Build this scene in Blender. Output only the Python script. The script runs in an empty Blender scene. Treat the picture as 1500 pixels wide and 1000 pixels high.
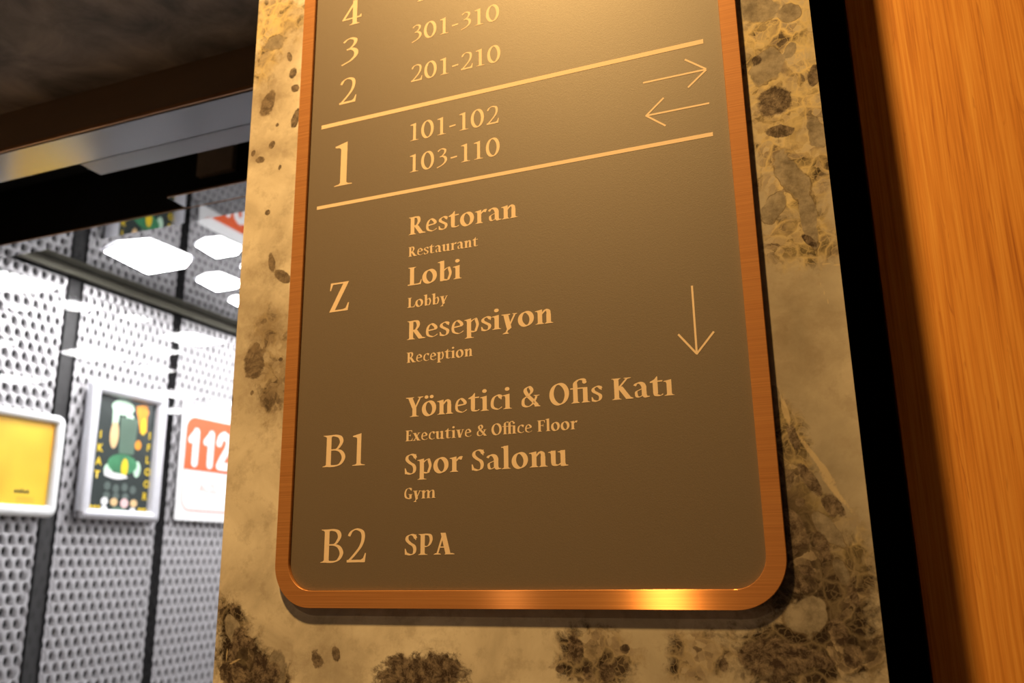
import bpy, bmesh, math, random
from mathutils import Matrix, Vector
random.seed(7)
S = bpy.context.scene
C = S.collection
EYE = 1.6                                   # height of the eye above the floor

# ------------------------------------------------------------------ camera
R = Matrix(((0.9307045, 0.1050607, 0.3503590),
            (0.3654608, -0.2275946, -0.9025736),
            (-0.0150852, 0.9680718, -0.2502187)))
cd = bpy.data.cameras.new('camera')
cam = bpy.data.objects.new('camera', cd); C.objects.link(cam)
cam.matrix_world = Matrix.Translation((0, 0, EYE)) @ R.to_4x4()
cd.sensor_width = 36; cd.lens = 29.985; cd.clip_start = 0.02
cd.dof.use_dof = True; cd.dof.focus_distance = 0.60; cd.dof.aperture_fstop = 7.5
S.camera = cam

# ------------------------------------------------------------------ world, exposure
w = bpy.data.worlds.new('world'); S.world = w; w.use_nodes = True
w.node_tree.nodes['Background'].inputs[0].default_value = (1, .72, .45, 1)
w.node_tree.nodes['Background'].inputs[1].default_value = 0.05
S.view_settings.view_transform = 'Standard'; S.view_settings.look = 'None'
S.view_settings.exposure = 0; S.view_settings.gamma = 1
S.view_settings.use_curve_mapping = False

LAMP1 = Vector((-.42, -.12, 2.94))          # main warm downlight
WARM = (1.0, .585, .195)
sd = bpy.data.lights.new('spot_bulb', 'SPOT'); sd.energy = 142; sd.color = WARM
sd.spot_size = math.radians(100); sd.spot_blend = 1; sd.shadow_soft_size = .05
so = bpy.data.objects.new('spot_bulb', sd); C.objects.link(so)
so.location = LAMP1 + Vector((0, 0, -.03))
so.rotation_euler = (Vector((-.50, .55, 2.15)) - so.location).to_track_quat('-Z', 'Y').to_euler()
sd2 = bpy.data.lights.new('corridor_glow', 'AREA'); sd2.energy = 4.5; sd2.color = (1, .66, .34)
sd2.shape = 'DISK'; sd2.size = .085
so2 = bpy.data.objects.new('corridor_glow', sd2); C.objects.link(so2)
so2.location = (-1.0, -.9, 2.93)


# ------------------------------------------------------------------ materials
def nmat(name):
    m = bpy.data.materials.new(name); m.use_nodes = True
    return m, m.node_tree.nodes, m.node_tree.links, m.node_tree.nodes['Principled BSDF']
def mat(name, col, rough=.5, metal=0, bump=0, scale=50, var=0, spec=.5, coords=None):
    m, N, L, b = nmat(name)
    b.inputs['Base Color'].default_value = (*col, 1); b.inputs['Roughness'].default_value = rough
    b.inputs['Metallic'].default_value = metal; b.inputs['Specular IOR Level'].default_value = spec
    tc = N.new('ShaderNodeTexCoord'); mp = N.new('ShaderNodeMapping'); L.new(tc.outputs['Object'], mp.inputs[0])
    mp.inputs['Scale'].default_value = coords or (1, 1, 1)
    n = N.new('ShaderNodeTexNoise'); n.inputs['Scale'].default_value = scale; n.inputs['Detail'].default_value = 5
    L.new(mp.outputs[0], n.inputs['Vector'])
    if var:
        mx = N.new('ShaderNodeMix'); mx.data_type = 'RGBA'
        L.new(n.outputs['Fac'], mx.inputs[0])
        mx.inputs[6].default_value = (*[c * (1 - var) for c in col], 1)
        mx.inputs[7].default_value = (*[min(1, c * (1 + var)) for c in col], 1)
        L.new(mx.outputs[2], b.inputs['Base Color'])
    if bump:
        bp = N.new('ShaderNodeBump'); bp.inputs['Strength'].default_value = bump; bp.inputs['Distance'].default_value = .001
        L.new(n.outputs['Fac'], bp.inputs['Height']); L.new(bp.outputs[0], b.inputs['Normal'])
    return m
M = {}
M['black'] = mat('black_paint', (.008, .008, .008), .5, var=.3)
M['dark'] = mat('dark_void', (.004, .004, .004), .8, var=.3, spec=.1)
M['gap'] = mat('black_joint', (.003, .003, .003), .9, var=.3, spec=.05)
M['copper_edge'] = mat('copper_edge', (.45, .24, .12), .35, 1, var=.1)
M['steel'] = mat('mirror_steel', (.36, .36, .37), .2, 1, bump=.03, scale=14, var=.05)
M['steel2'] = mat('satin_steel', (.27, .27, .28), .30, 1, bump=.03, scale=14, var=.05)
M['tinted'] = mat('dark_mirror', (.30, .30, .30), .03, 1, var=.03, scale=8)
M['mesh'] = mat('pale_aluminium', (.66, .65, .665), .38, .4, var=.08, scale=30)
M['meshback'] = mat('wall_backing', (.012, .012, .013), .6, var=.3)
M['post'] = mat('grey_post', (.045, .045, .045), .5, .2, var=.3, scale=8)
M['beige'] = mat('beige_metal', (.22, .21, .16), .4, .3, var=.1)
M['reflection_plate'] = mat('brown_reflection', (.45, .36, .28), .5, var=.2)  # brown base colour stands in for a faint reflection
M['face'] = mat('taupe_lacquer', (.125, .095, .068), .50, 0, bump=.12, scale=1800, var=.10, spec=.85)
M['print'] = mat('cream_print', (.74, .585, .43), .6, 0, scale=400, var=.04)
M['soffit'] = mat('brown_soffit', (.24, .165, .11), .5, .2, var=.35, scale=5, coords=(1, 4, 4))
M['floor'] = mat('floor_stone', (.42, .38, .32), .3, var=.3, scale=4)
M['ceil'] = mat('ceiling_paint', (.30, .26, .21), .8, var=.08)
M['pale_wall'] = mat('pale_grey_wall', (.42, .43, .44), .7, var=.12, scale=3)
M['plaster'] = mat('wall_plaster', (.42, .35, .27), .8, var=.15, scale=6)
M['silver'] = mat('silver_frame', (.80, .80, .86), .35, .5, var=.04)
M['whiteframe'] = mat('white_frame', (.85, .86, .87), .3, 0, var=.03)
M['corner'] = mat('grey_corner', (.2, .19, .2), .4, .2, var=.1)
M['white'] = mat('white_card', (.78, .78, .79), .4, var=.02)
M['red'] = mat('red_print', (.70, .115, .035), .4, var=.04)
M['pale_red'] = mat('pale_red_print', (.70, .30, .24), .4, var=.03)
M['p_black'] = mat('poster_black', (.035, .045, .043), .25, var=.35, scale=14)
M['p_yellow'] = mat('poster_yellow', (.78, .55, .02), .35, var=.15)
M['p_orange'] = mat('poster_orange', (.9, .3, .02), .35, var=.3)
M['p_green'] = mat('poster_green', (.05, .22, .1), .35, var=.6, scale=30)
M['p_mint'] = mat('poster_mint', (.55, .8, .6), .35, var=.3, scale=40)
M['p_glass'] = mat('poster_glass_green', (.09, .15, .11), .3, var=.4, scale=18)
M['p_peach'] = mat('poster_peach', (.75, .5, .25), .35, var=.3, scale=30)
M['p_pink'] = mat('poster_pink', (.85, .55, .55), .35, var=.1)
M['p_grey'] = mat('poster_grey', (.10, .13, .12), .35, var=.3, scale=30)
M['ink'] = mat('ink', (.06, .05, .02), .5)
M['ink_soft'] = mat('soft_ink', (.55, .36, .06), .5)

def concrete():
    m, N, L, b = nmat('smoky_concrete')
    tc = N.new('ShaderNodeTexCoord'); mp = N.new('ShaderNodeMapping'); L.new(tc.outputs['Object'], mp.inputs[0])
    mp.inputs['Scale'].default_value = (1, 1, 1.9)
    n = N.new('ShaderNodeTexNoise'); n.inputs['Scale'].default_value = 11; n.inputs['Detail'].default_value = 9; n.inputs['Roughness'].default_value = .62
    n.inputs['Distortion'].default_value = .6
    L.new(mp.outputs[0], n.inputs['Vector'])
    r = N.new('ShaderNodeValToRGB'); L.new(n.outputs['Fac'], r.inputs[0])
    e = r.color_ramp.elements; e[0].position = .3; e[0].color = (.09, .08, .07, 1); e[1].position = .72; e[1].color = (.50, .40, .31, 1)
    x = e.new(.46); x.color = (.22, .185, .155, 1)
    L.new(r.outputs[0], b.inputs['Base Color']); b.inputs['Roughness'].default_value = .55
    return m
M['concrete'] = concrete()

def bamboo():
    m, N, L, b = nmat('caramel_bamboo')
    tc = N.new('ShaderNodeTexCoord')
    def noise(sx, sz, sc, det=6, dist=0):
        mp = N.new('ShaderNodeMapping'); mp.inputs['Scale'].default_value = (sx, sx, sz); L.new(tc.outputs['Object'], mp.inputs[0])
        n = N.new('ShaderNodeTexNoise'); n.inputs['Scale'].default_value = sc; n.inputs['Detail'].default_value = det
        n.inputs['Distortion'].default_value = dist; L.new(mp.outputs[0], n.inputs['Vector']); return n.outputs['Fac']
    fine = noise(95, 1.8, 6, 8, .35); mid = noise(40, .5, 6, 4); patch = noise(1, .25, 24, 4, .5)
    # glued strips: each about 4 mm wide has its own tone
    sp = N.new('ShaderNodeSeparateXYZ'); L.new(tc.outputs['Object'], sp.inputs[0])
    md = N.new('ShaderNodeMath'); md.operation = 'MULTIPLY'; md.inputs[1].default_value = 120; L.new(sp.outputs[0], md.inputs[0])
    fl = N.new('ShaderNodeMath'); fl.operation = 'FLOOR'; L.new(md.outputs[0], fl.inputs[0])
    wn = N.new('ShaderNodeTexWhiteNoise'); wn.noise_dimensions = '1D'; L.new(fl.outputs[0], wn.inputs['W'])
    def mad(a, k, c):
        q = N.new('ShaderNodeMath'); q.operation = 'MULTIPLY_ADD'; L.new(a, q.inputs[0]); q.inputs[1].default_value = k
        if isinstance(c, float): q.inputs[2].default_value = c
        else: L.new(c, q.inputs[2])
        return q.outputs[0]
    v = mad(fine, .80, mad(mid, .28, mad(patch, .26, mad(wn.outputs[0], .12, -.23))))
    r = N.new('ShaderNodeValToRGB'); L.new(v, r.inputs[0]); e = r.color_ramp.elements
    e[0].position = .25; e[0].color = (.42, .145, .026, 1); e[1].position = .75; e[1].color = (.80, .405, .092, 1)
    x = e.new(.5); x.color = (.66, .275, .05, 1)
    fk = N.new('ShaderNodeValToRGB'); L.new(noise(26, 2.6, 9, 3, .8), fk.inputs[0]); fk.color_ramp.elements[0].position = .64; fk.color_ramp.elements[0].color = (0, 0, 0, 1); fk.color_ramp.elements[1].position = .74; fk.color_ramp.elements[1].color = (.55, .55, .55, 1)
    mx = N.new('ShaderNodeMix'); mx.data_type = 'RGBA'; L.new(fk.outputs[0], mx.inputs[0]); L.new(r.outputs[0], mx.inputs[6]); mx.inputs[7].default_value = (.36, .11, .022, 1)
    L.new(mx.outputs[2], b.inputs['Base Color']); b.inputs['Roughness'].default_value = .45
    b.inputs['Specular IOR Level'].default_value = .3
    return m
M['bamboo'] = bamboo()

def brushed():
    m, N, L, b = nmat('brushed_copper')
    tc = N.new('ShaderNodeTexCoord'); mp = N.new('ShaderNodeMapping'); mp.inputs['Scale'].default_value = (2, 2, 420); L.new(tc.outputs['Object'], mp.inputs[0])
    n = N.new('ShaderNodeTexNoise'); n.inputs['Scale'].default_value = 6; n.inputs['Detail'].default_value = 5; L.new(mp.outputs[0], n.inputs['Vector'])
    r = N.new('ShaderNodeValToRGB'); L.new(n.outputs['Fac'], r.inputs[0]); e = r.color_ramp.elements
    e[0].position = .3; e[0].color = (.62, .26, .09, 1); e[1].position = .7; e[1].color = (.80, .38, .14, 1)
    L.new(r.outputs[0], b.inputs['Base Color']); b.inputs['Metallic'].default_value = .2; b.inputs['Roughness'].default_value = .5
    tg = N.new('ShaderNodeTangent'); tg.direction_type = 'UV_MAP'; tg.uv_map = 'UVMap'
    gl = N.new('ShaderNodeBsdfAnisotropic'); L.new(r.outputs[0], gl.inputs['Color']); gl.inputs['Roughness'].default_value = .33
    gl.inputs['Anisotropy'].default_value = .84; L.new(tg.outputs[0], gl.inputs['Tangent'])
    ms = N.new('ShaderNodeMixShader'); ms.inputs[0].default_value = .5; L.new(b.outputs[0], ms.inputs[1]); L.new(gl.outputs[0], ms.inputs[2])
    L.new(ms.outputs[0], N['Material Output'].inputs[0])
    bp = N.new('ShaderNodeBump'); bp.inputs['Strength'].default_value = .15; bp.inputs['Distance'].default_value = .0003
    L.new(n.outputs['Fac'], bp.inputs['Height']); L.new(bp.outputs[0], b.inputs['Normal'])
    return m
M['brushed'] = brushed()

def glass():
    m, N, L, b = nmat('clear_glass'); N.remove(b)
    t = N.new('ShaderNodeBsdfTransparent'); t.inputs[0].default_value = (.97, .968, .972, 1)
    g = N.new('ShaderNodeBsdfGlossy'); g.inputs['Roughness'].default_value = .012
    f = N.new('ShaderNodeFresnel'); f.inputs[0].default_value = 1.5
    ge = N.new('ShaderNodeNewGeometry'); iv = N.new('ShaderNodeMath'); iv.operation = 'SUBTRACT'; iv.inputs[0].default_value = 1; L.new(ge.outputs['Backfacing'], iv.inputs[1])
    mu = N.new('ShaderNodeMath'); mu.operation = 'MULTIPLY'; L.new(f.outputs[0], mu.inputs[0]); L.new(iv.outputs[0], mu.inputs[1])
    x = N.new('ShaderNodeMixShader'); L.new(mu.outputs[0], x.inputs[0]); L.new(t.outputs[0], x.inputs[1]); L.new(g.outputs[0], x.inputs[2])
    L.new(x.outputs[0], N['Material Output'].inputs[0])
    return m
M['glass'] = glass()
def emit(name, col, k):
    m, N, L, b = nmat(name)
    b.inputs['Base Color'].default_value = (.8, .8, .8, 1)
    b.inputs['Emission Color'].default_value = (*col, 1); b.inputs['Emission Strength'].default_value = k
    return m
M['cabin_lamp'] = emit('cabin_lamp', (1, .985, .985), 42)
M['bulb'] = emit('warm_bulb', (1, .62, .26), 55)

def yellow_poster():
    m, N, L, b = nmat('yellow_poster')
    tc = N.new('ShaderNodeTexCoord'); n = N.new('ShaderNodeTexNoise'); n.inputs['Scale'].default_value = 7; L.new(tc.outputs['Object'], n.inputs['Vector'])
    r = N.new('ShaderNodeValToRGB'); L.new(n.outputs['Fac'], r.inputs[0]); e = r.color_ramp.elements
    e[0].position = .35; e[0].color = (.90, .44, .03, 1); e[1].position = .62; e[1].color = (.95, .62, .05, 1)
    L.new(r.outputs[0], b.inputs['Base Color']); b.inputs['Roughness'].default_value = .35
    return m
M['poster_amber'] = yellow_poster()

def marble():
    m, N, L, b = nmat('breccia_marble')
    tc = N.new('ShaderNodeTexCoord'); obj = tc.outputs['Object']
    def attr(n):
        a = N.new('ShaderNodeAttribute'); a.attribute_name = n; return a.outputs['Fac']
    def math_(op, a, c, d=None, clamp=False):
        q = N.new('ShaderNodeMath'); q.operation = op; q.use_clamp = clamp
        for i, v in enumerate((a, c, d)):
            if v is None: continue
            if isinstance(v, (int, float)): q.inputs[i].default_value = v
            else: L.new(v, q.inputs[i])
        return q.outputs[0]
    def mix(f, a, c):
        q = N.new('ShaderNodeMix'); q.data_type = 'RGBA'
        L.new(f, q.inputs[0]) if not isinstance(f, float) else None
        for i, v in ((6, a), (7, c)):
            if isinstance(v, tuple): q.inputs[i].default_value = (*v, 1)
            else: L.new(v, q.inputs[i])
        return q.outputs[2]
    def noise(sc, det=6, rough=.55, vec=None, dist=0):
        n = N.new('ShaderNodeTexNoise'); n.inputs['Scale'].default_value = sc; n.inputs['Detail'].default_value = det
        n.inputs['Roughness'].default_value = rough; n.inputs['Distortion'].default_value = dist
        L.new(vec or obj, n.inputs['Vector']); return n
    def ramp(f, *st):
        r = N.new('ShaderNodeValToRGB'); L.new(f, r.inputs[0]); e = r.color_ramp.elements
        for i, (p, c) in enumerate(st):
            x = e[i] if i < 2 else e.new(p)
            x.position = p; x.color = (*c, 1) if isinstance(c, tuple) else (c, c, c, 1)
        return r.outputs[0]
    # warped coordinates for the clasts
    nz = noise(38, 5)
    sb = N.new('ShaderNodeVectorMath'); sb.operation = 'SUBTRACT'; L.new(nz.outputs['Color'], sb.inputs[0]); sb.inputs[1].default_value = (.5, .5, .5)
    sc = N.new('ShaderNodeVectorMath'); sc.operation = 'SCALE'; L.new(sb.outputs[0], sc.inputs[0]); sc.inputs['Scale'].default_value = .022
    ad = N.new('ShaderNodeVectorMath'); L.new(sc.outputs[0], ad.inputs[0]); L.new(obj, ad.inputs[1]); warp = ad.outputs[0]
    cloud = ramp(noise(16, 7, .6, None, .5).outputs['Fac'], (.30, (.40, .355, .30)), (.66, (.70, .655, .585)), (.50, (.58, .53, .46)))
    speck = noise(150, 6, .7).outputs['Fac']
    cloud = mix(ramp(speck, (.60, 0.0), (.75, .35)), cloud, (.80, .76, .68))
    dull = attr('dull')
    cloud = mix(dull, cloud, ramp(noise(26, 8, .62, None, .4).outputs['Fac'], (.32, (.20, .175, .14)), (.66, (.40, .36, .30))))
    cloud = mix(ramp(noise(70, 6, .7).outputs['Fac'], (.36, .35), (.48, 0.0)), cloud, (.30, .25, .20))
    def vor(scale, feat):
        v = N.new('ShaderNodeTexVoronoi'); v.feature = feat; v.inputs['Scale'].default_value = scale; L.new(warp, v.inputs['Vector']); return v
    cell = vor(75, 'F1'); edge = vor(75, 'DISTANCE_TO_EDGE'); cell2 = vor(210, 'F1'); edge2 = vor(210, 'DISTANCE_TO_EDGE')
    sx = N.new('ShaderNodeSeparateColor'); L.new(cell.outputs['Color'], sx.inputs[0])
    sx2 = N.new('ShaderNodeSeparateColor'); L.new(cell2.outputs['Color'], sx2.inputs[0])
    tone = math_('MULTIPLY_ADD', sx2.outputs[0], .45, math_('MULTIPLY', sx.outputs[0], .62))
    tone = math_('MULTIPLY_ADD', math_('SUBTRACT', noise(90, 6, .7).outputs['Fac'], .5), .8, tone)
    dk = attr('dark'); br = attr('breccia'); gold = attr('gold')
    tone = math_('SUBTRACT', tone, math_('MULTIPLY', dk, .72))
    clast = ramp(tone, (.0, (.030, .021, .016)), (.85, (.46, .41, .34)), (.20, (.085, .065, .05)), (.42, (.26, .215, .17)))
    vein = ramp(edge2.outputs['Distance'], (.0, 1.0), (.10, 0.0))
    vein2 = ramp(edge.outputs['Distance'], (.0, 1.0), (.13, 0.0))
    vm = math_('MULTIPLY', math_('MAXIMUM', math_('MULTIPLY', vein, .65), vein2), ramp(noise(30, 4).outputs['Fac'], (.34, .15), (.56, 1.0)))
    vm = math_('MULTIPLY', vm, math_('MULTIPLY_ADD', dk, -.72, 1.0))
    vcol = mix(gold, (.36, .30, .21), (.72, .58, .30))
    brc = mix(vm, clast, vcol)
    brc = mix(math_('MULTIPLY', gold, ramp(noise(45, 6, .65, warp).outputs['Fac'], (.42, 0.0), (.60, .85))), brc, (.60, .50, .28))
    # ragged borders: the painted fields are pushed about by noise, then cut
    rag = math_('SUBTRACT', noise(75, 8, .72, warp).outputs['Fac'], .5)
    bf = ramp(math_('MULTIPLY_ADD', rag, 1.1, br), (.36, 0.0), (.62, 1.0))
    col = mix(bf, cloud, brc)
    # grey clasts and dark inclusions placed one by one
    rg = math_('SUBTRACT', noise(42, 3, .5).outputs['Fac'], .5)
    gv = math_('MULTIPLY_ADD', rg, 1.3, math_('MULTIPLY_ADD', rag, .3, attr('grey')))
    gf = ramp(gv, (.44, 0.0), (.50, .92))
    gcol = ramp(noise(75, 9, .68).outputs['Fac'], (.38, (.13, .11, .088)), (.62, (.34, .305, .26)))
    ge = math_('MULTIPLY', ramp(math_('ABSOLUTE', math_('SUBTRACT', gv, .45), 0), (.0, 1.0), (.045, 0.0)), ramp(noise(60, 4).outputs['Fac'], (.42, .0), (.56, .85)))
    col = mix(gf, col, gcol); col = mix(ge, col, (.12, .09, .06))
    df = ramp(math_('MULTIPLY_ADD', rg, .5, math_('MULTIPLY_ADD', rag, .7, attr('spot'))), (.43, 0.0), (.52, .95))
    dcol = ramp(noise(170, 7, .75, warp).outputs['Fac'], (.42, (.040, .027, .022)), (.66, (.26, .21, .165)))
    col = mix(df, col, dcol)
    sf = math_('MULTIPLY', attr('smoke'), ramp(noise(55, 8, .7, warp).outputs['Fac'], (.36, .95), (.66, .15)))
    col = mix(sf, col, (.20, .155, .115))
    vf = ramp(math_('MULTIPLY_ADD', rg, .9, math_('MULTIPLY_ADD', rag, .6, attr('vein'))), (.60, 0.0), (.74, .65))
    col = mix(vf, col, (.56, .46, .31))
    L.new(col, b.inputs['Base Color']); b.inputs['Roughness'].default_value = .27; b.inputs['Specular IOR Level'].default_value = .45
    return m
M['marble'] = marble()

# ------------------------------------------------------------------ mesh helpers (z given from the eye, EYE added in obj)
def obj(name, bm, m, parent=None, smooth=False, off=True):
    me = bpy.data.meshes.new(name)
    if off: bmesh.ops.translate(bm, vec=(0, 0, EYE), verts=bm.verts)
    bm.to_mesh(me); bm.free()
    if smooth:
        for p in me.polygons: p.use_smooth = True
    me.materials.append(m); o = bpy.data.objects.new(name, me); C.objects.link(o)
    if parent:
        o.parent = parent; o.matrix_parent_inverse = Matrix.Translation(-parent.location)
    return o
def box(bm, x0, x1, y0, y1, z0, z1, bev=0):
    vs = [bm.verts.new(p) for p in ((x0, y0, z0), (x1, y0, z0), (x1, y1, z0), (x0, y1, z0), (x0, y0, z1), (x1, y0, z1), (x1, y1, z1), (x0, y1, z1))]
    fs = [bm.faces.new([vs[i] for i in f]) for f in ((0, 3, 2, 1), (4, 5, 6, 7), (0, 1, 5, 4), (1, 2, 6, 5), (2, 3, 7, 6), (3, 0, 4, 7))]
    if bev:
        es = list({e for f in fs for e in f.edges})
        bmesh.ops.bevel(bm, geom=es, offset=bev, segments=2, affect='EDGES', profile=.6)
    return bm
def B(name, m, parent, *a, **k):
    return obj(name, box(bmesh.new(), *a, **k), m, parent)
def thing(name, label, cat, loc, group=None):
    o = bpy.data.objects.new(name, None); C.objects.link(o); o.location = loc; o.empty_display_size = .05
    o['label'] = label; o['category'] = cat
    if group: o['group'] = group
    return o
def tag(o, label, cat, group=None):
    o['label'] = label; o['category'] = cat
    if group: o['group'] = group
    return o
def struct(name, m, *a):
    o = B(name, m, None, *a); o['kind'] = 'structure'; return o

# ------------------------------------------------------------------ corridor shell
F = -EYE; TOP = 1.35
struct('floor', M['floor'], -2.0, 1.6, -1.9, 3.05, F - .05, F)
struct('ceiling', M['ceil'], -2.0, 1.6, -1.9, 3.05, TOP, TOP + .05)
struct('wall_back', M['plaster'], -2.0, 1.6, -1.95, -1.9, F, TOP)
struct('wall_left', M['pale_wall'], -2.05, -2.0, -1.9, 3.05, F, TOP)
struct('wall_far', M['dark'], -2.0, 1.6, 3.05, 3.10, F, TOP)
struct('wall_right', M['plaster'], 1.6, 1.65, -1.9, 3.05, F, TOP)
bm = bmesh.new()
box(bm, -2.0, -.4603, .46, .71, .5536, TOP)
box(bm, -2.0, -1.32, .46, .71, F, .5536)
wf = obj('wall_front', bm, M['concrete']); wf['kind'] = 'structure'
struct('wall_front_core', M['gap'], -.44, 1.6, .70, .76, F, TOP).name = 'wall_behind'

# ------------------------------------------------------------------ elevator doorway
fr = thing('elevator_door_frame', 'mirror-polished steel lintel with copper edge and brown soffit left of marble pillar', 'door frame', (-.80, .77, 0))
B('fascia_panel', M['soffit'], fr, -1.32, -.44, .6672, .6718, .5015, .5535)['label'] = 'dark brown panel above the steel strip'
B('copper_trim', M['copper_edge'], fr, -1.32, -.44, .6660, .6683, .4995, .5035)['label'] = 'thin copper edge'
B('header_plate', M['steel'], fr, -1.32, -.44, .6722, .7288, .500, .508)
B('track_cover', M['steel2'], fr, -.871, -.44, .7295, .763, .4995, .510)['label'] = 'polished bar with one squared end'
B('head_box', M['black'], fr, -1.32, -.44, .7105, .90, .600, .66)
B('jamb', M['steel'], fr, -1.32, -1.305, .711, .90, F, .5995)
B('threshold', M['steel'], fr, -1.30, -.44, .762, .93, F, F + .006)

# ------------------------------------------------------------------ elevator cabin
XW = -1.5; ZC = .6225; ZL = ZC - .0004; YB = 2.95
cb = thing('elevator_cabin', 'brightly lit elevator cabin lined with perforated metal mesh behind glass', 'elevator', (-.8, 1.9, 0))
B('lintel', M['black'], cb, -1.56, -.05, .9112, .955, .512, .75)['label'] = 'black beam over the cabin opening'
B('lintel_plate', M['tinted'], cb, -1.40, -.05, .9125, .953, .5095, .5118)['label'] = 'mirror strip under the black beam'
B('lip_plate', M['tinted'], cb, -.862, -.05, .872, .9100, .5098, .5128)['label'] = 'short mirror strip with copper lip'
B('lip_edge', M['copper_edge'], cb, -.862, -.05, .8705, .8719, .5098, .5135)
B('edge_strip', M['copper_edge'], cb, -1.40, -.05, .9101, .9112, .5096, .5128)
B('reflection_plate', M['reflection_plate'], cb, -.842, -.778, .902, .911, .553, .600)  # small plate, coloured brown to paint in a faint reflection above the lip
B('front_return', M['steel'], cb, -1.56, -1.42, .9112, .955, F, .5095)
B('cabin_floor', M['floor'], cb, -1.5, -.05, .955, YB, F, F + .01)
B('mirror_ceiling', M['tinted'], cb, -1.53, -.05, .956, YB, ZC, ZC + .01)['label'] = 'dark mirror ceiling panel'
B('side_wall', M['meshback'], cb, -1.56, -1.535, .956, YB, F, ZC)
B('back_wall', M['meshback'], cb, -1.56, -.05, YB, YB + .03, F, ZC)
B('far_side_wall', M['meshback'], cb, -.05, -.02, .956, YB, F, ZC)
B('ceiling_trim', M['beige'], cb, -1.4995, -1.487, .956, YB, .606, .6218)['label'] = 'beige trim along wall top'
P = .0222
def mesh_panel(parent, y0, y1, axis='x', at=-1.502, z0=F + .02, z1=.600, p=P, phase=0):
    vs, fs = [], []
    def pt(u, v, d):
        if axis == 'x': vs.append((at + d, u, v + EYE))
        elif axis == 'X': vs.append((at - d, u, v + EYE))
        else: vs.append((u, at - d, v + EYE))
        return len(vs) - 1
    rows = int((z1 - z0) / p)
    z0 = z1 - rows * p
    for r in range(rows):
        zc = z0 + (r + .5) * p
        n = int((y1 - y0) / p); st = y0 + ((y1 - y0) - n * p) / 2
        offs = 0 if (r + phase) % 2 else .5
        for k in range(n if offs == 0 else n - 1):
            c = st + (k + .5 + offs) * p
            h = p / 2
            o_ = [pt(c - h, zc - h, -.0012), pt(c, zc - h, -.0012), pt(c + h, zc - h, -.0012), pt(c + h, zc, .0034), pt(c + h, zc + h, -.0012), pt(c, zc + h, -.0012), pt(c - h, zc + h, -.0012), pt(c - h, zc, .0034)]
            a, b_ = .225 * p, .41 * p
            ang = [(-.55, -.80), (0, -1), (.55, -.80), (1, 0), (.55, .80), (0, 1), (-.55, .80), (-1, 0)]
            i_ = [pt(c + a * q, zc + b_ * s, .0005) for q, s in ang]
            j_ = [pt(c + a * q, zc + b_ * s, -.003) for q, s in ang]
            for t in range(8):
                u = (t + 1) % 8
                fs.append((o_[t], o_[u], i_[u], i_[t])); fs.append((i_[t], i_[u], j_[u], j_[t]))
        if offs:                                             # half tiles close the row ends
            for c, q in ((st, 1), (st + n * p, -1)):
                a_ = [pt(c, zc - p / 2, -.001), pt(c + q * p / 2, zc - p / 2, -.001), pt(c + q * p / 2, zc, .0046), pt(c + q * p / 2, zc + p / 2, -.001), pt(c, zc + p / 2, -.001), pt(c, zc, .002)]
                fs.append(tuple(a_))
    me = bpy.data.meshes.new('mesh_panel'); me.from_pydata(vs, [], fs); me.materials.append(M['mesh'])
    for q in me.polygons: q.use_smooth = True
    o = bpy.data.objects.new('mesh_panel', me); C.objects.link(o); o.parent = parent
    o.matrix_parent_inverse = Matrix.Translation(-parent.location); o['kind'] = 'stuff'
    return o
seams = [(.965, 1.268), (1.305, 1.572), (1.598, 1.872), (1.895, 2.165), (2.19, 2.46), (2.485, 2.755)]
for i, (a, c) in enumerate(seams): mesh_panel(cb, a, c, phase=i)
for a, c in ((-1.47, -1.14), (-1.11, -.78), (-.75, -.42), (-.39, -.07)): mesh_panel(cb, a, c, axis='y', at=YB - .02, p=.033)
for a, c in ((.99, 1.60), (1.63, 2.24), (2.27, 2.9)): mesh_panel(cb, a, c, axis='X', at=-.065, p=.044)
B('glass_pane', M['glass'], cb, -1.4945, -1.490, .958, YB - .03, F + .02, .604)['label'] = 'clear glass over the mesh'

HX = [(-.074, -.062), (-.019, -.084), (.048, -.071), (.053, .042), (.007, .076), (-.094, .075)]
def hexlamp(cx, cy, s, label):
    t = thing('hexagonal_lamp', label, 'ceiling lamp', (cx, cy, EYE + ZC), 'hexagonal lamps in the cabin ceiling')
    bm = bmesh.new(); z = ZC - .0045
    top = [bm.verts.new((cx + s * a, cy + s * c, ZL)) for a, c in HX]
    bot = [bm.verts.new((cx + s * a, cy + s * c, z)) for a, c in HX]
    n = 6
    for i in range(n): bm.faces.new((top[i], top[(i + 1) % n], bot[(i + 1) % n], bot[i]))
    bm.faces.new(bot)
    obj('diffuser', bm, M['cabin_lamp'], t)
    bm = bmesh.new()
    a_ = [bm.verts.new((cx + s * a * 1.07, cy + s * c * 1.07, z + .0022)) for a, c in HX]
    b_ = [bm.verts.new((cx + s * a * 1.0, cy + s * c * 1.0, z + .0005)) for a, c in HX]
    c_ = [bm.verts.new((cx + s * a * 1.07, cy + s * c * 1.07, ZL)) for a, c in HX]
    for i in range(n):
        j = (i + 1) % n
        bm.faces.new((a_[i], b_[i], b_[j], a_[j])); bm.faces.new((a_[i], a_[j], c_[j], c_[i]))
    obj('rim', bm, M['silver'], t)
B('seam_post', M['post'], cb, -1.5335, -1.506, 1.272, 1.301, F + .02, .602)['label'] = 'grey post in the first seam'
hexlamp(-1.276, 1.275, 1.0, 'largest and nearest hexagonal ceiling lamp, whole in view')
hexlamp(-1.121, 1.291, .52, 'small hexagonal lamp right of the largest, touching pillar edge')
hexlamp(-1.265, 1.465, .57, 'small hexagonal lamp below and right of the largest one')
hexlamp(-1.135, 1.42, .36, 'hexagonal lamp sliver at pillar edge, upper of two')
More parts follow.
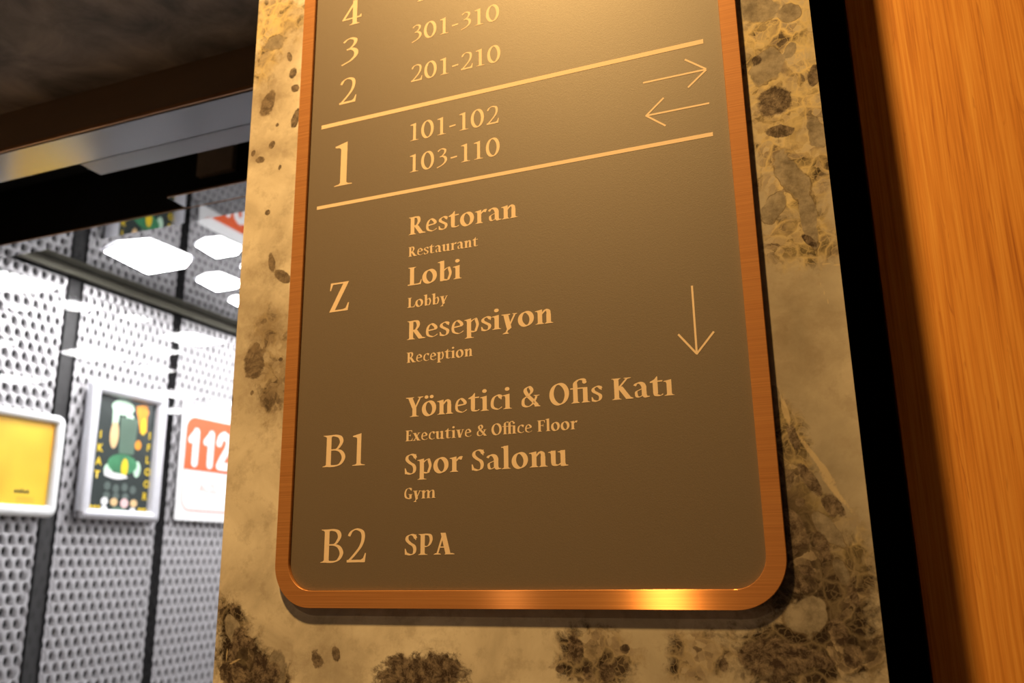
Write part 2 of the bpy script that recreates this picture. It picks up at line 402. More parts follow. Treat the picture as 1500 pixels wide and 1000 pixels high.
hexlamp(-1.315, 1.605, .38, 'hexagonal lamp sliver at pillar edge, lower of two')
HID = 'hexagonal lamp hidden behind the pillar, seen only as reflections'
for q in ((-1.29, 1.83, .9), (-1.12, 1.90, .6), (-.93, 1.42, 1.0), (-.90, 1.86, 1.0), (-.78, 1.62, .65), (-.92, 2.08, .65), (-.68, 2.43, .9), (-.72, 2.66, .65), (-1.30, 2.30, .8), (-.42, 2.70, .8), (-.5, 1.3, .9), (-.4, 2.0, .9), (-1.1, 2.6, .7)):
    hexlamp(*q, HID)

# ------------------------------------------------------------------ text and flat print on the cabin wall (x = const, reading along +y)
def bf_text(name, s, m, parent, y, z, h, x, squash=1.0, bold=0):
    cu = bpy.data.curves.new(name, 'FONT'); cu.body = s; cu.size = h / .69; cu.offset = bold; cu.resolution_u = 3
    o = bpy.data.objects.new('tmp', cu); C.objects.link(o)
    me = bpy.data.meshes.new_from_object(o); bpy.data.objects.remove(o); bpy.data.curves.remove(cu)
    for v in me.vertices:
        a, c, _ = v.co; v.co = (x, y + a * squash, z + c + EYE)
    me.materials.clear(); me.materials.append(m)
    q = bpy.data.objects.new(name, me); C.objects.link(q); q.parent = parent; q.matrix_parent_inverse = Matrix.Translation(-parent.location)
    return q
def flat(name, polys, m, parent, x, th=0.0004):
    if name in ('picture', 'badge', 'dot') and len(polys) > 1:
        for k, q in enumerate(polys): o = flat(name, [q], m, parent, x + .00001 * k)
        return o
    bm = bmesh.new()
    for pl in polys:
        f = bm.faces.new([bm.verts.new((x, a, c)) for a, c in pl]); f.normal_update()
        if f.normal.x < 0: f.normal_flip()
    return obj(name, bm, m, parent)
def ell(cy, cz, ry, rz, n=16):
    return [(cy + ry * math.cos(i * 2 * math.pi / n), cz + rz * math.sin(i * 2 * math.pi / n)) for i in range(n)]
def rrect(y0, y1, z0, z1, r, n=6):
    p = []
    for cy, cz, a in ((y1 - r, z1 - r, 0), (y0 + r, z1 - r, 90), (y0 + r, z0 + r, 180), (y1 - r, z0 + r, 270)):
        for i in range(n + 1):
            t = math.radians(a + 90 * i / n); p.append((cy + r * math.cos(t), cz + r * math.sin(t)))
    return p
def profile_frame(name, outer, inner, x0, h, m, parent):
    """rounded snap-frame profile between two loops with equal point counts"""
    bm = bmesh.new(); n = len(outer); rings = []
    for k, (t, d) in enumerate(((0, 0), (0, .55), (.12, .85), (.35, 1), (.65, 1), (.9, .8), (1, .45), (1, .12))):
        rings.append([bm.verts.new((x0 + h * d, o[0] + (i[0] - o[0]) * t, o[1] + (i[1] - o[1]) * t)) for o, i in zip(outer, inner)])
    for a, c in zip(rings, rings[1:]):
        for i in range(n):
            j = (i + 1) % n; f = bm.faces.new((a[i], a[j], c[j], c[i]))
    bmesh.ops.recalc_face_normals(bm, faces=bm.faces)
    return obj(name, bm, m, parent, smooth=True)
X0 = -1.4898
# yellow poster in white rounded frame
y1p = thing('framed_poster', 'yellow poster in white frame with rounded corners, at left edge of cabin', 'poster', (X0, 1.18, EYE + .2))
profile_frame('frame', rrect(1.07, 1.283, .099, .302, .018), rrect(1.085, 1.262, .121, .285, .003), X0, .012, M['whiteframe'], y1p)
B('backing_board', M['white'], y1p, X0, X0 + .001, 1.08, 1.27, .115, .29)
flat('printed_sheet', [rrect(1.084, 1.2625, .120, .286, .002)], M['poster_amber'], y1p, X0 + .0022)
flat('lettering', [[(1.19 + .0065 * i, .143), (1.194 + .0065 * i, .143), (1.194 + .0065 * i, .1485 + .002 * (i % 3)), (1.19 + .0065 * i, .1485)] for i in range(5)] + [[(1.188, .1445), (1.222, .1445), (1.222, .146), (1.188, .146)]], M['ink'], y1p, X0 + .0026)['label'] = 'small dark word and fine print'
flat('fine_print', [[(1.195, z), (1.235, z), (1.235, z + .0009), (1.195, z + .0009)] for z in (.126, .130, .134)], M['ink_soft'], y1p, X0 + .0026)
# dark poster in silver snap frame
y2p = thing('framed_poster', 'dark green food poster in silver snap frame, between yellow poster and emergency sign', 'poster', (X0, 1.44, EYE + .24))
profile_frame('frame', rrect(1.334, 1.558, .100, .388, .006), rrect(1.362, 1.528, .122, .366, .002), X0, .016, M['silver'], y2p)
B('corner_cap', M['corner'], y2p, X0 + .001, X0 + .0155, 1.333, 1.352, .0985, .117, bev=.003)['label'] = 'dark grey corner piece'
B('backing_board', M['white'], y2p, X0, X0 + .001, 1.35, 1.54, .115, .375)
sx = X0 + .0022
flat('printed_sheet', [rrect(1.360, 1.530, .120, .368, .002)], M['p_black'], y2p, sx)
flat('picture', [ell(1.433, .346, .032, .017), [(1.405, .340), (1.425, .34), (1.42, .28), (1.408, .28)], ell(1.455, .325, .012, .01), ell(1.408, .206, .012, .014), ell(1.488, .214, .010, .018)], M['p_mint'], y2p, sx + .0003)['label'] = 'pale green salad picture'
flat('picture', [ell(1.49, .345, .018, .016), [(1.470, .355), (1.503, .362), (1.507, .30), (1.488, .295)], ell(1.485, .268, .009, .011)], M['p_orange'], y2p, sx + .0004)['label'] = 'orange drink picture'
flat('picture', [ell(1.496, .312, .008, .02), ell(1.452, .215, .010, .020)], M['p_yellow'], y2p, sx + .0007)
flat('picture', [[(1.428, .325), (1.480, .325), (1.474, .245), (1.432, .245)]], M['p_glass'], y2p, sx + .0005)['label'] = 'green glass jar picture'
flat('picture', [ell(1.415, .283, .012, .030)], M['p_peach'], y2p, sx + .0006)
flat('picture', [ell(1.446, .222, .042, .022)], M['p_green'], y2p, sx + .00035)
flat('picture', [[(1.398, .208)] + [(1.398 + .011 * i, .194 - .006 * math.sin(i * .5)) for i in range(7)] + [(1.455, .199), (1.42, .202)]], M['white'], y2p, sx + .0008)['label'] = 'white plate rim'
flat('picture', [ell(1.41 + .024 * i, .172 - .004 * (i % 2), .009, .009) for i in range(4)] + [ell(1.41 + .026 * i, .152, .009, .008) for i in range(3)], M['p_grey'], y2p, sx + .0003)
flat('badge', [ell(1.406, .1395, .0095, .0085), ell(1.4065, .1245, .008, .0062), ell(1.486, .1235, .008, .0062)], M['white'], y2p, sx + .0006)
flat('badge', [ell(1.432, .139, .010, .0085), ell(1.488, .139, .010, .0085)], M['p_peach'], y2p, sx + .00055)
flat('badge', [ell(1.461, .138, .011, .010)], M['p_pink'], y2p, sx + .0006)
flat('badge', [[(1.425, .1205), (1.470, .1205), (1.462, .129), (1.432, .129)]], M['p_glass'], y2p, sx + .0005)
for i, ch in enumerate('1KAT'): bf_text('lettering', ch, M['p_yellow'], y2p, 1.372, .272 - .0285 * i, .0155, sx + .0009, bold=.0006)
for i, ch in enumerate('1FLOOR'): bf_text('lettering', ch, M['p_yellow'], y2p, 1.511, .286 - .0275 * i, .0155, sx + .0009, bold=.0006)
flat('dot', [ell(1.372 + .010 * i, .127, .0035, .0035, 8) for i in range(3)] + [ell(1.505 + .009 * i, .127, .0035, .0035, 8) for i in range(3)], M['p_yellow'], y2p, sx + .0009)
# 112 sign
y3p = thing('emergency_sign', 'white card with large white 112 on orange-red, cut off by pillar edge', 'sign', (X0, 1.72, EYE + .25))
bm = bmesh.new()
lp = rrect(1.617, 1.842, .108, .388, .003, 3)
a_ = [bm.verts.new((X0, y, z)) for y, z in lp]; b_ = [bm.verts.new((X0 + .003, y, z)) for y, z in lp]
bm.faces.new(b_); bm.faces.new(a_[::-1])
for i in range(len(lp)): bm.faces.new((a_[i], a_[(i + 1) % len(lp)], b_[(i + 1) % len(lp)], b_[i]))
bmesh.ops.recalc_face_normals(bm, faces=bm.faces)
obj('card', bm, M['white'], y3p)
O = rrect(1.632, 1.828, .131, .358, .030); I = rrect(1.6345, 1.8255, .1335, .3555, .0275)
bm = bmesh.new(); n = len(O)
o1 = [bm.verts.new((X0 + .0033, y, z)) for y, z in O]; i1 = [bm.verts.new((X0 + .0033, y, z)) for y, z in I]
for i in range(n): bm.faces.new((o1[i], o1[(i + 1) % n], i1[(i + 1) % n], i1[i]))
obj('border_line', bm, M['red'], y3p)
flat('colour_field', [[(y, z) for y, z in O if z > .23] + [(1.632, .229), (1.828, .229)]], M['red'], y3p, X0 + .0034)
def d112(y, k):
    out = []
    if k == 1: out = [[(y + .014, .236), (y + .030, .236), (y + .030, .332), (y + .018, .332), (y - .002, .312), (y - .002, .296), (y + .014, .303)]]
    return out
bm = bmesh.new()
def capsule(bm, x, a, c, r):
    a = Vector(a); c = Vector(c); d = (c - a); L_ = d.length
    t = math.atan2(d.y, d.x); pts = []
    for s, o in ((1, c), (-1, a)):
        for i in range(9):
            q = t + (-math.pi / 2 + math.pi * i / 8) + (0 if s == 1 else math.pi); pts.append((o.x + r * math.cos(q), o.y + r * math.sin(q)))
    bm.faces.new([bm.verts.new((x, p[0], p[1])) for p in pts])
xx = X0 + .0037
for y in (1.668, 1.722):
    capsule(bm, xx, (y, .247), (y, .322), .0105); capsule(bm, xx + .00003, (y, .322), (y - .018, .302), .0088)
pts = [(1.752, .305), (1.758, .320), (1.770, .3265), (1.784, .321), (1.789, .306), (1.784, .290), (1.768, .268), (1.756, .247), (1.79, .247)]
for i in range(len(pts) - 1): capsule(bm, xx + .00002 * i, pts[i], pts[i + 1], .0098)
obj('lettering', bm, M['white'], y3p)['label'] = 'white figures 112'
bf_text('lettering', 'ACİL', M['pale_red'], y3p, 1.69, .178, .020, X0 + .0035)
# lower pale strip behind glass beneath the sign is left to the mesh

# ------------------------------------------------------------------ marble pillar
mp_ = thing('marble_pillar', 'pillar faced with a veined cream and grey marble slab behind the copper-framed sign', 'pillar', (-.224, .62, 0))
KS = 1.0064
SX0, SX1, SY = -.4598, .0092, .5535
# fields of the stone, in metres on the slab: x, z, rx, rz, turn
BLOBS = {'spot': [(-0.029, 0.0717, 0.0032, 0.0083, 0.21, 1), (-0.0213, 0.0443, 0.0036, 0.0102, 0.52, 1), (-0.0354, 0.045, 0.0048, 0.0066, -0.05, 1), (-0.0127, 0.029, 0.0028, 0.0069, 0.49, 1), (-0.0185, 0.0062, 0.0039, 0.0084, 0.33, 1), (-0.0358, 0.0065, 0.0039, 0.0056, -0.02, 1), (-0.0286, -0.0074, 0.0059, 0.0032, -0.38, 1), (-0.0147, -0.0417, 0.0053, 0.0081, 0.19, 1), (-0.0285, -0.0568, 0.0087, 0.0046, -0.15, 1), (-0.008, -0.0545, 0.0051, 0.0059, 0.02, 1), (-0.0397, 0.0514, 0.0024, 0.0083, -0.05, 1), (-0.0287, 0.0324, 0.0031, 0.0032, -0.04, 1), (-0.065, -0.0577, 0.0086, 0.0076, 0.02, 0.9), (-0.0812, -0.0619, 0.004, 0.0054, 0.03, 0.8), (-0.1529, -0.0678, 0.0053, 0.0056, 0.03, 1), (-0.1653, -0.0682, 0.0031, 0.004, 0.03, 1), (-0.441, -0.0619, 0.0037, 0.0067, -0.11, 1), (-0.4261, -0.0544, 0.0059, 0.004, -0.4, 1), (-0.4035, -0.0751, 0.0057, 0.0078, 0.31, 1), (-0.4461, -0.0764, 0.005, 0.0067, 0.03, 1), (-0.4395, 0.393, 0.0062, 0.0109, -0.37, 1), (-0.4152, 0.4168, 0.0037, 0.0048, -0.24, 1), (-0.4121, 0.4007, 0.0044, 0.004, -0.23, 1), (-0.4097, 0.3713, 0.0037, 0.0083, -0.29, 1), (-0.4198, 0.4342, 0.0019, 0.0048, 0.3, 1), (-0.4286, 0.3695, 0.0018, 0.002, -0.21, 1), (-0.4331, 0.3516, 0.0038, 0.0044, -0.35, 1), (-0.4521, 0.347, 0.0022, 0.0026, -0.2, 1), (-0.4436, 0.3395, 0.0051, 0.0033, -0.19, 0.9), (-0.4232, 0.3285, 0.0018, 0.0026, -0.19, 1), (-0.4331, 0.2889, 0.0028, 0.0025, -0.17, 1), (-0.4142, 0.2291, 0.0085, 0.0039, -0.56, 1), (-0.4259, 0.2427, 0.0032, 0.0079, 0.18, 1), (-0.4377, 0.1608, 0.0095, 0.014, -0.17, 1), (-0.4359, 0.1732, 0.0041, 0.0035, -0.11, 1), (-0.4118, 0.1594, 0.002, 0.0017, -0.1, 1), (-0.4377, 0.1344, 0.0017, 0.0022, -0.09, 1), (-0.4574, 0.1288, 0.0014, 0.0051, -0.08, 1), (-0.443, -0.0303, 0.0019, 0.0044, 0.0, 1), (-0.2816, -0.0781, 0.0313, 0.0171, 0.03, 1), (-0.0197, 0.2987, 0.0098, 0.0101, -0.22, 1), (0.0071, 0.3131, 0.0035, 0.0071, -0.24, 1), (-0.0289, 0.3334, 0.0041, 0.0047, -0.24, 0.8), (-0.0186, 0.277, 0.0088, 0.004, -0.21, 1), (-0.3673, -0.0645, 0.0049, 0.0082, 0.38, 0.85), (-0.351, -0.06, 0.0038, 0.0061, 0.31, 0.8), (-0.4356, -0.0522, 0.0054, 0.0072, 0.3, 1), (-0.4366, -0.0784, 0.0122, 0.0085, 0.03, 1), (-0.4125, -0.0754, 0.0081, 0.0122, 0.31, 1), (-0.0076, 0.1972, 0.0054, 0.0022, -0.88, 1), (-0.0328, 0.0185, 0.0048, 0.0135, 0.41, 1), (-0.0085, 0.0297, 0.0032, 0.0083, 0.57, 1), (-0.0377, -0.0131, 0.0111, 0.0057, -0.56, 1), (-0.0492, -0.0554, 0.0209, 0.0132, 0.02, 0.85), (-0.1725, -0.0541, 0.0055, 0.0089, 0.25, 0.9), (-0.1413, -0.0535, 0.0031, 0.0028, 0.02, 1), (-0.0044, -0.0209, 0.003, 0.0103, 0.26, 0.8), (-0.0448, 0.0392, 0.0056, 0.0041, -0.04, 1), (-0.1843, -0.0667, 0.0027, 0.002, 0.03, 1)],
'breccia': [(-0.4389, -0.0498, 0.0124, 0.0324, 0.53, 1), (-0.4215, -0.0756, 0.0287, 0.0179, -0.38, 1), (-0.4399, 0.4761, 0.0345, 0.0214, -0.26, 1), (-0.4483, 0.4365, 0.0191, 0.0347, -0.24, 0.8), (-0.4145, 0.1407, 0.0182, 0.0303, -0.09, 1), (-0.4261, 0.187, 0.0188, 0.0202, -0.11, 0.8), (-0.4123, 0.1572, 0.0118, 0.0334, -0.1, 0.8), (-0.4346, -0.0641, 0.0186, 0.0305, 0.38, 1), (-0.412, -0.0824, 0.0236, 0.0184, 0.03, 1), (-0.0134, 0.3444, 0.0269, 0.0714, -0.25, 1), (-0.0132, 0.2973, 0.0261, 0.0544, -0.22, 1), (-0.005, 0.2455, 0.0189, 0.0379, -0.19, 1), (-0.0137, 0.1991, 0.0247, 0.0194, -0.16, 1), (-0.0378, 0.0723, 0.0138, 0.0328, 0.29, 1), (-0.0334, 0.0326, 0.0138, 0.0419, 0.54, 1), (-0.0304, 0.0025, 0.0265, 0.0351, -0.02, 1), (-0.0476, 0.0068, 0.0234, 0.0472, -0.02, 1), (-0.016, -0.0247, 0.0257, 0.0413, 0.0, 1), (-0.1614, -0.06, 0.0264, 0.0193, 0.02, 1), (-0.0971, -0.0585, 0.0183, 0.0163, 0.02, 1), (-0.0378, -0.0552, 0.0441, 0.0224, 0.02, 1), (-0.2816, -0.0759, 0.0304, 0.0137, 0.03, 1)],
'dark': [(-0.4389, -0.0498, 0.0146, 0.0377, 0.53, 1), (-0.4215, -0.0756, 0.0343, 0.0198, -0.38, 1), (-0.0375, 0.0307, 0.0201, 0.0462, 0.4, 1), (-0.03, -0.0132, 0.0337, 0.0459, -0.01, 1), (-0.4346, -0.0641, 0.0244, 0.0283, 0.02, 1), (-0.0375, 0.0307, 0.0234, 0.0479, -0.04, 1), (-0.0242, -0.0324, 0.0331, 0.0412, 0.01, 1), (-0.0378, -0.0552, 0.0441, 0.0224, 0.02, 1), (-0.2816, -0.0759, 0.0353, 0.0171, 0.03, 1), (-0.0137, 0.1991, 0.0247, 0.0166, -0.16, 0.5), (-0.1614, -0.06, 0.0264, 0.0193, 0.02, 0.6)],
'grey': [(-0.0246, 0.3735, 0.0103, 0.0108, -0.27, 1), (-0.0219, 0.3306, 0.0079, 0.0133, -0.34, 1), (-0.0036, 0.3633, 0.0059, 0.0063, -0.27, 1), (-0.006, 0.3372, 0.004, 0.0062, -0.25, 1), (0.0051, 0.2706, 0.0054, 0.0123, 0.2, 1), (-0.0145, 0.2449, 0.0072, 0.0213, 0.37, 1), (-0.0068, 0.2145, 0.0046, 0.0169, 0.07, 1), (-0.0279, 0.2215, 0.0062, 0.0117, -0.4, 1), (-0.4369, 0.453, 0.0092, 0.0106, -0.25, 0.9), (-0.032, -0.0343, 0.0109, 0.0118, -0.35, 1), (-0.0499, 0.0271, 0.004, 0.0097, 0.14, 1), (-0.0137, 0.0159, 0.0048, 0.0134, 0.63, 1), (-0.4008, -0.0704, 0.0074, 0.0107, 0.31, 0.9), (-0.4422, -0.0474, 0.0072, 0.0103, 0.29, 0.9), (-0.0088, -0.0095, 0.0039, 0.0082, 0.34, 1), (-0.0377, 0.0959, 0.0033, 0.0095, -0.08, 1)],
'smoke': [(-0.036, 0.0471, 0.0122, 0.0432, 0.39, 0.5), (-0.4351, 0.3501, 0.0218, 0.0196, -0.2, 0.5), (-0.414, 0.2924, 0.0097, 0.0369, -0.17, 0.4), (-0.0189, 0.1225, 0.0239, 0.026, -0.1, 0.6), (-0.0383, 0.1608, 0.0059, 0.0182, -0.13, 0.7), (-0.4388, 0.3936, 0.0164, 0.0236, -0.22, 1), (-0.4239, 0.2335, 0.0185, 0.0225, -0.42, 0.9), (-0.4291, 0.4454, 0.0151, 0.0278, -0.25, 0.5), (-0.4334, 0.1763, 0.0268, 0.0286, -0.11, 1), (-0.4511, 0.3435, 0.0148, 0.0099, -0.2, 0.9), (-0.4178, 0.141, 0.0292, 0.0276, -0.09, 0.8), (-0.3636, -0.0579, 0.0193, 0.0213, 0.31, 0.6), (-0.0275, 0.1412, 0.0123, 0.0243, -0.11, 0.7), (-0.4198, 0.0296, 0.0125, 0.0082, -0.03, 0.5), (-0.4236, -0.0056, 0.0246, 0.0149, -0.01, 0.35), (-0.4075, 0.1849, 0.0099, 0.0284, -0.11, 0.7), (-0.0407, 0.1337, 0.0067, 0.0353, -0.11, 0.7)],
'vein': [(-0.0189, 0.0607, 0.0024, 0.0294, 0.53, 1), (-0.0067, 0.0356, 0.0024, 0.0189, 0.59, 1), (-0.0322, 0.089, 0.0024, 0.0189, 0.2, 1), (-0.4454, -0.062, 0.0013, 0.0105, -0.11, 1), (-0.4374, -0.068, 0.0093, 0.001, 0.38, 1), (0.0089, 0.1781, 0.0199, 0.0009, -0.24, 1), (-0.0018, 0.1606, 0.0008, 0.0198, 0.26, 1)],
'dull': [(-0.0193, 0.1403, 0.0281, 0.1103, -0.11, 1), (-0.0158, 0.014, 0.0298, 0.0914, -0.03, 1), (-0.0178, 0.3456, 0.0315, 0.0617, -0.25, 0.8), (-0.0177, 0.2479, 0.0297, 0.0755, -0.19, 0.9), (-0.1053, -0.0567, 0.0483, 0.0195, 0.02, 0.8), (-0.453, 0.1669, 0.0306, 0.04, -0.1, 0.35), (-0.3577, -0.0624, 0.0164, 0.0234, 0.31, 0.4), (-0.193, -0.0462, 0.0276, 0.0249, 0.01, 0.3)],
'gold': [(-0.009, 0.3433, 0.0354, 0.0613, -0.25, 1), (0.0011, 0.3093, 0.0258, 0.0545, -0.23, 1), (-0.0115, 0.2225, 0.0331, 0.0374, -0.17, 0.9), (-0.4399, 0.4761, 0.0382, 0.0425, -0.26, 0.9), (-0.4427, 0.4079, 0.0299, 0.0539, -0.23, 0.5), (-0.0164, 0.0461, 0.012, 0.0421, 0.48, 0.7)]}
def field(lst, x, z):
    v = 0.0
    for cx, cz, rx, rz, a, s in lst:
        dx, dz = x - cx, z - cz
        if abs(dx) > 2.2 * max(rx, rz) or abs(dz) > 2.2 * max(rx, rz): continue
        ca, sa = math.cos(a), math.sin(a)
        u = (dx * ca + dz * sa) / rx; t = (-dx * sa + dz * ca) / rz
        d = math.sqrt(u * u + t * t)
        q = s * max(0., min(1., 1 - .5 * d)) if s > 0 else 0
        v = max(v, q)
    return v
def grid_lines(a, b_, lo, hi, fine):
    out = [a]; x = lo
    if a < lo: out.append(lo)
    k = int(round((hi - lo) / fine))
    out = sorted(set([round(v, 5) for v in out + [lo + (hi - lo) * i / k for i in range(k + 1)] + [b_]]))
    return out
xs = grid_lines(SX0, SX1, SX0, SX1, .0016)
zs = grid_lines(F, TOP, -.16, .58, .0016)
vs, fs = [], []
for z in zs:
    for x in xs: vs.append((x, SY, z + EYE))
nx = len(xs)
for j in range(len(zs) - 1):
    for i in range(nx - 1):
        q = j * nx + i; fs.append((q, q + 1, q + nx + 1, q + nx))
nf = len(vs)
vs += [(SX0, SY + .03, zs[0] + EYE), (SX1, SY + .03, zs[0] + EYE), (SX1, SY + .03, zs[-1] + EYE), (SX0, SY + .03, zs[-1] + EYE)]
top = (len(zs) - 1) * nx
fs.append((nf, nf + 3, nf + 2, nf + 1))
fs.append(tuple([nf] + [j * nx for j in range(len(zs))] + [nf + 3]))
fs.append(tuple([nf + 1, nf + 2] + [j * nx + nx - 1 for j in reversed(range(len(zs)))]))
fs.append(tuple([nf, nf + 1] + [i for i in reversed(range(nx))]))
fs.append(tuple([nf + 3] + [top + i for i in range(nx)] + [nf + 2]))
me = bpy.data.meshes.new('marble_slab'); me.from_pydata(vs, [], fs)
for key in ('breccia', 'dark', 'grey', 'spot', 'smoke', 'vein', 'gold', 'dull'):
    at = me.attributes.new(key, 'FLOAT', 'POINT')
    lst = BLOBS.get(key, [])
    at.data.foreach_set('value', [field(lst, v[0] / KS, (v[2] - EYE) / KS) for v in vs])
me.materials.append(M['marble'])
sl = bpy.data.objects.new('marble_slab', me); C.objects.link(sl); sl.parent = mp_; sl.matrix_parent_inverse = Matrix.Translation(-mp_.location)
B('pillar_core', M['gap'], mp_, SX0 + .012, SX1 - .014, SY + .0302, .6995, F, TOP)['label'] = 'black core behind the slab'
B('channel_strip', M['gap'], mp_, SX1 - .0138,   .0360, .655, .6995, F, TOP)['label'] = 'black recessed strip beside the slab'

wp = thing('wood_wall_panel', 'caramel bamboo wall panel with vertical grain right of the black gap', 'wall panel', (.8, .63, 0))
B('board', M['bamboo'], wp, .0365, 1.6, .637, .6998, F, TOP, bev=.0008)

# ------------------------------------------------------------------ directory sign
sg = thing('directory_sign', 'taupe floor directory sign with rounded copper frame on the marble pillar', 'sign', (-.222, .545, EYE + .2))
FX0, FX1, FZ0, FZ1 = -.4050, -.0392, -.0302, .62
IX0, IX1, IZ0, IZ1 = -.3934, -.0510, -.0180, .608
YF = .5475          # front of the frame
YP = .5503          # face panel
bm = bmesh.new()
def rr(x0, x1, z0, z1, r, n=14):
    return [(a, c) for a, c in rrect(x0, x1, z0, z1, r, n)]
outer = rr(FX0, FX1, FZ0, FZ1, .0315); inner = rr(IX0, IX1, IZ0, IZ1, .0205)
n = len(outer)
bv = .0003
rings = []
def ring(loop, y, inset=0, sgn=1):
    cx, cz = (FX0 + FX1) / 2, (FZ0 + FZ1) / 2
    return [bm.verts.new((x, y, z)) for x, z in loop]
outer_b = rr(FX0 + bv, FX1 - bv, FZ0 + bv, FZ1 - bv, .0312); inner_b = rr(IX0 - bv, IX1 + bv, IZ0 - bv, IZ1 + bv, .0208)
for lp, y in ((outer, .5529), (outer, YF + bv), (outer_b, YF), (inner_b, YF), (inner, YF + bv), (inner, .5529)): rings.append(ring(lp, y))
for a, c in zip(rings, rings[1:]):
    for i in range(n): bm.faces.new((a[i], a[(i + 1) % n], c[(i + 1) % n], c[i]))
bmesh.ops.recalc_face_normals(bm, faces=bm.faces)
uvl = bm.loops.layers.uv.new('UVMap')
for f in bm.faces:
    for l in f.loops: l[uvl].uv = (l.vert.co.x * 3 + l.vert.co.y, l.vert.co.z * 3)
obj('frame', bm, M['brushed'], sg)['label'] = 'brushed copper frame'
bm = bmesh.new()
pl = rr(IX0 + .0004, IX1 - .0002, IZ0 + .0002, IZ1 - .0002, .0203)
a_ = [bm.verts.new((x, YP, z)) for x, z in pl]; b_ = [bm.verts.new((x, .5529, z)) for x, z in pl]
bm.faces.new(a_); bm.faces.new(b_[::-1])
for i in range(len(pl)): bm.faces.new((a_[i], b_[i], b_[(i + 1) % len(pl)], a_[(i + 1) % len(pl)]))
bmesh.ops.recalc_face_normals(bm, faces=bm.faces)
obj('face_panel', bm, M['face'], sg)['label'] = 'taupe lacquered panel'
B('mounting_plate', M['gap'], sg, FX0 + .004, FX1 - .004, .5530, .5534, FZ0 + .03, FZ1 - .03)

# ---- lettering, drawn with a broad-nib pen
class Pen:
    def __init__(s, w, t): s.w, s.t, s.P, s.D, s.k = w, t, [], [], 0; s.th = math.radians(22)
    def poly(s, *p): s.k += 1; s.P.append(list(p)); s.D.append(s.k * 8e-6)
    def hw(s, n, k=1):
        u = n[0] * math.cos(s.th) + n[1] * math.sin(s.th); v = -n[0] * math.sin(s.th) + n[1] * math.cos(s.th)
        return k * math.sqrt((s.w * .53 * u) ** 2 + (s.t * .52 * v) ** 2)
    def curve(s, pts, closed=False, k0=1, k1=1, n=9):
        P_ = [Vector(p) for p in pts]; m = len(P_); out = []
        def g(i): return P_[i % m] if closed else P_[max(0, min(m - 1, i))]
        segs = m if closed else m - 1
        for i in range(segs):
            a, b, c, d = g(i - 1), g(i), g(i + 1), g(i + 2)
            for j in range(n):
                t = j / n
                out.append(.5 * ((2 * b) + (c - a) * t + (2 * a - 5 * b + 4 * c - d) * t * t + (3 * b - a - 3 * c + d) * t ** 3))
        if not closed: out.append(P_[-1])
        s.ribbon(out, closed, k0, k1)
    def ribbon(s, pts, closed=False, k0=1, k1=1):
        s.k += 1; N_ = len(pts); Lp, Rp = [], []
        for i, p in enumerate(pts):
            a = pts[(i - 1) % N_] if (closed or i > 0) else p; b = pts[(i + 1) % N_] if (closed or i < N_ - 1) else p
            d = (b - a); d = d / (d.length or 1); nn = Vector((-d.y, d.x)); f = i / max(1, N_ - 1)
            h = s.hw(nn, k0 + (k1 - k0) * f)
            Lp.append(p + nn * h); Rp.append(p - nn * h)
        for i in range(N_ if closed else N_ - 1):
            j = (i + 1) % N_; s.P.append([Rp[i], Rp[j], Lp[j], Lp[i]]); s.D.append(s.k * 8e-6 + (i % 7) * 1e-6)
    def ellipse(s, cx, cy, rx, ry):
        rx -= s.w * .50; ry -= s.t * .55
        s.ribbon([Vector((cx + rx * math.cos(i * math.tau / 44), cy + ry * math.sin(i * math.tau / 44))) for i in range(44)], True)
    def stem(s, x, y0, y1, k=1): h = s.w * k / 2; s.poly((x - h, y0), (x + h, y0), (x + h, y1), (x - h, y1))
    def foot(s, x, y=0, l=.10, r=.10, k=1):
        h = s.w * k / 2; t = s.t * .55
        s.poly((x - h - l, y), (x + h + r, y), (x + h + r - .01, y + t * .7), (x + h + .03, y + t * 1.35), (x + h, y + t * 2.6), (x - h, y + t * 2.6), (x - h - .03, y + t * 1.35), (x - h - l + .01, y + t * .7))
    def head(s, x, y, l=.10, r=.10, k=1):
        h = s.w * k / 2; t = s.t * .55
        s.poly((x - h - l, y), (x - h - l + .01, y - t * .7), (x - h - .03, y - t * 1.35), (x - h, y - t * 2.6), (x + h, y - t * 2.6), (x + h + .03, y - t * 1.35), (x + h + r - .01, y - t * .7), (x + h + r, y))
    def flag(s, x, y, l=.12):
        h = s.w / 2; t = s.t
        s.poly((x - h - l, y - .045), (x - h - l + .005, y - .045 - t * .55), (x - h - .02, y - .045 - t * .8), (x - h, y - .045 - t * 2.2), (x + h, y - .2), (x + h, y + .018))
    def bar(s, x0, y0, x1, y1, t=None):
        t = (t or s.t) / 2; s.poly((x0, y0 - t), (x1, y1 - t), (x1, y1 + t), (x0, y0 + t))
    def diag(s, x0, y0, x1, y1, w):   # parallelogram measured horizontally
        h = w / 2; s.poly((x0 - h, y0), (x0 + h, y0), (x1 + h, y1), (x1 - h, y1))
    def dot(s, x, y, r): s.poly(*[(x + r * math.cos(i * math.tau / 20), y + r * 1.05 * math.sin(i * math.tau / 20)) for i in range(20)])
XH = .725; ASC = 1.10
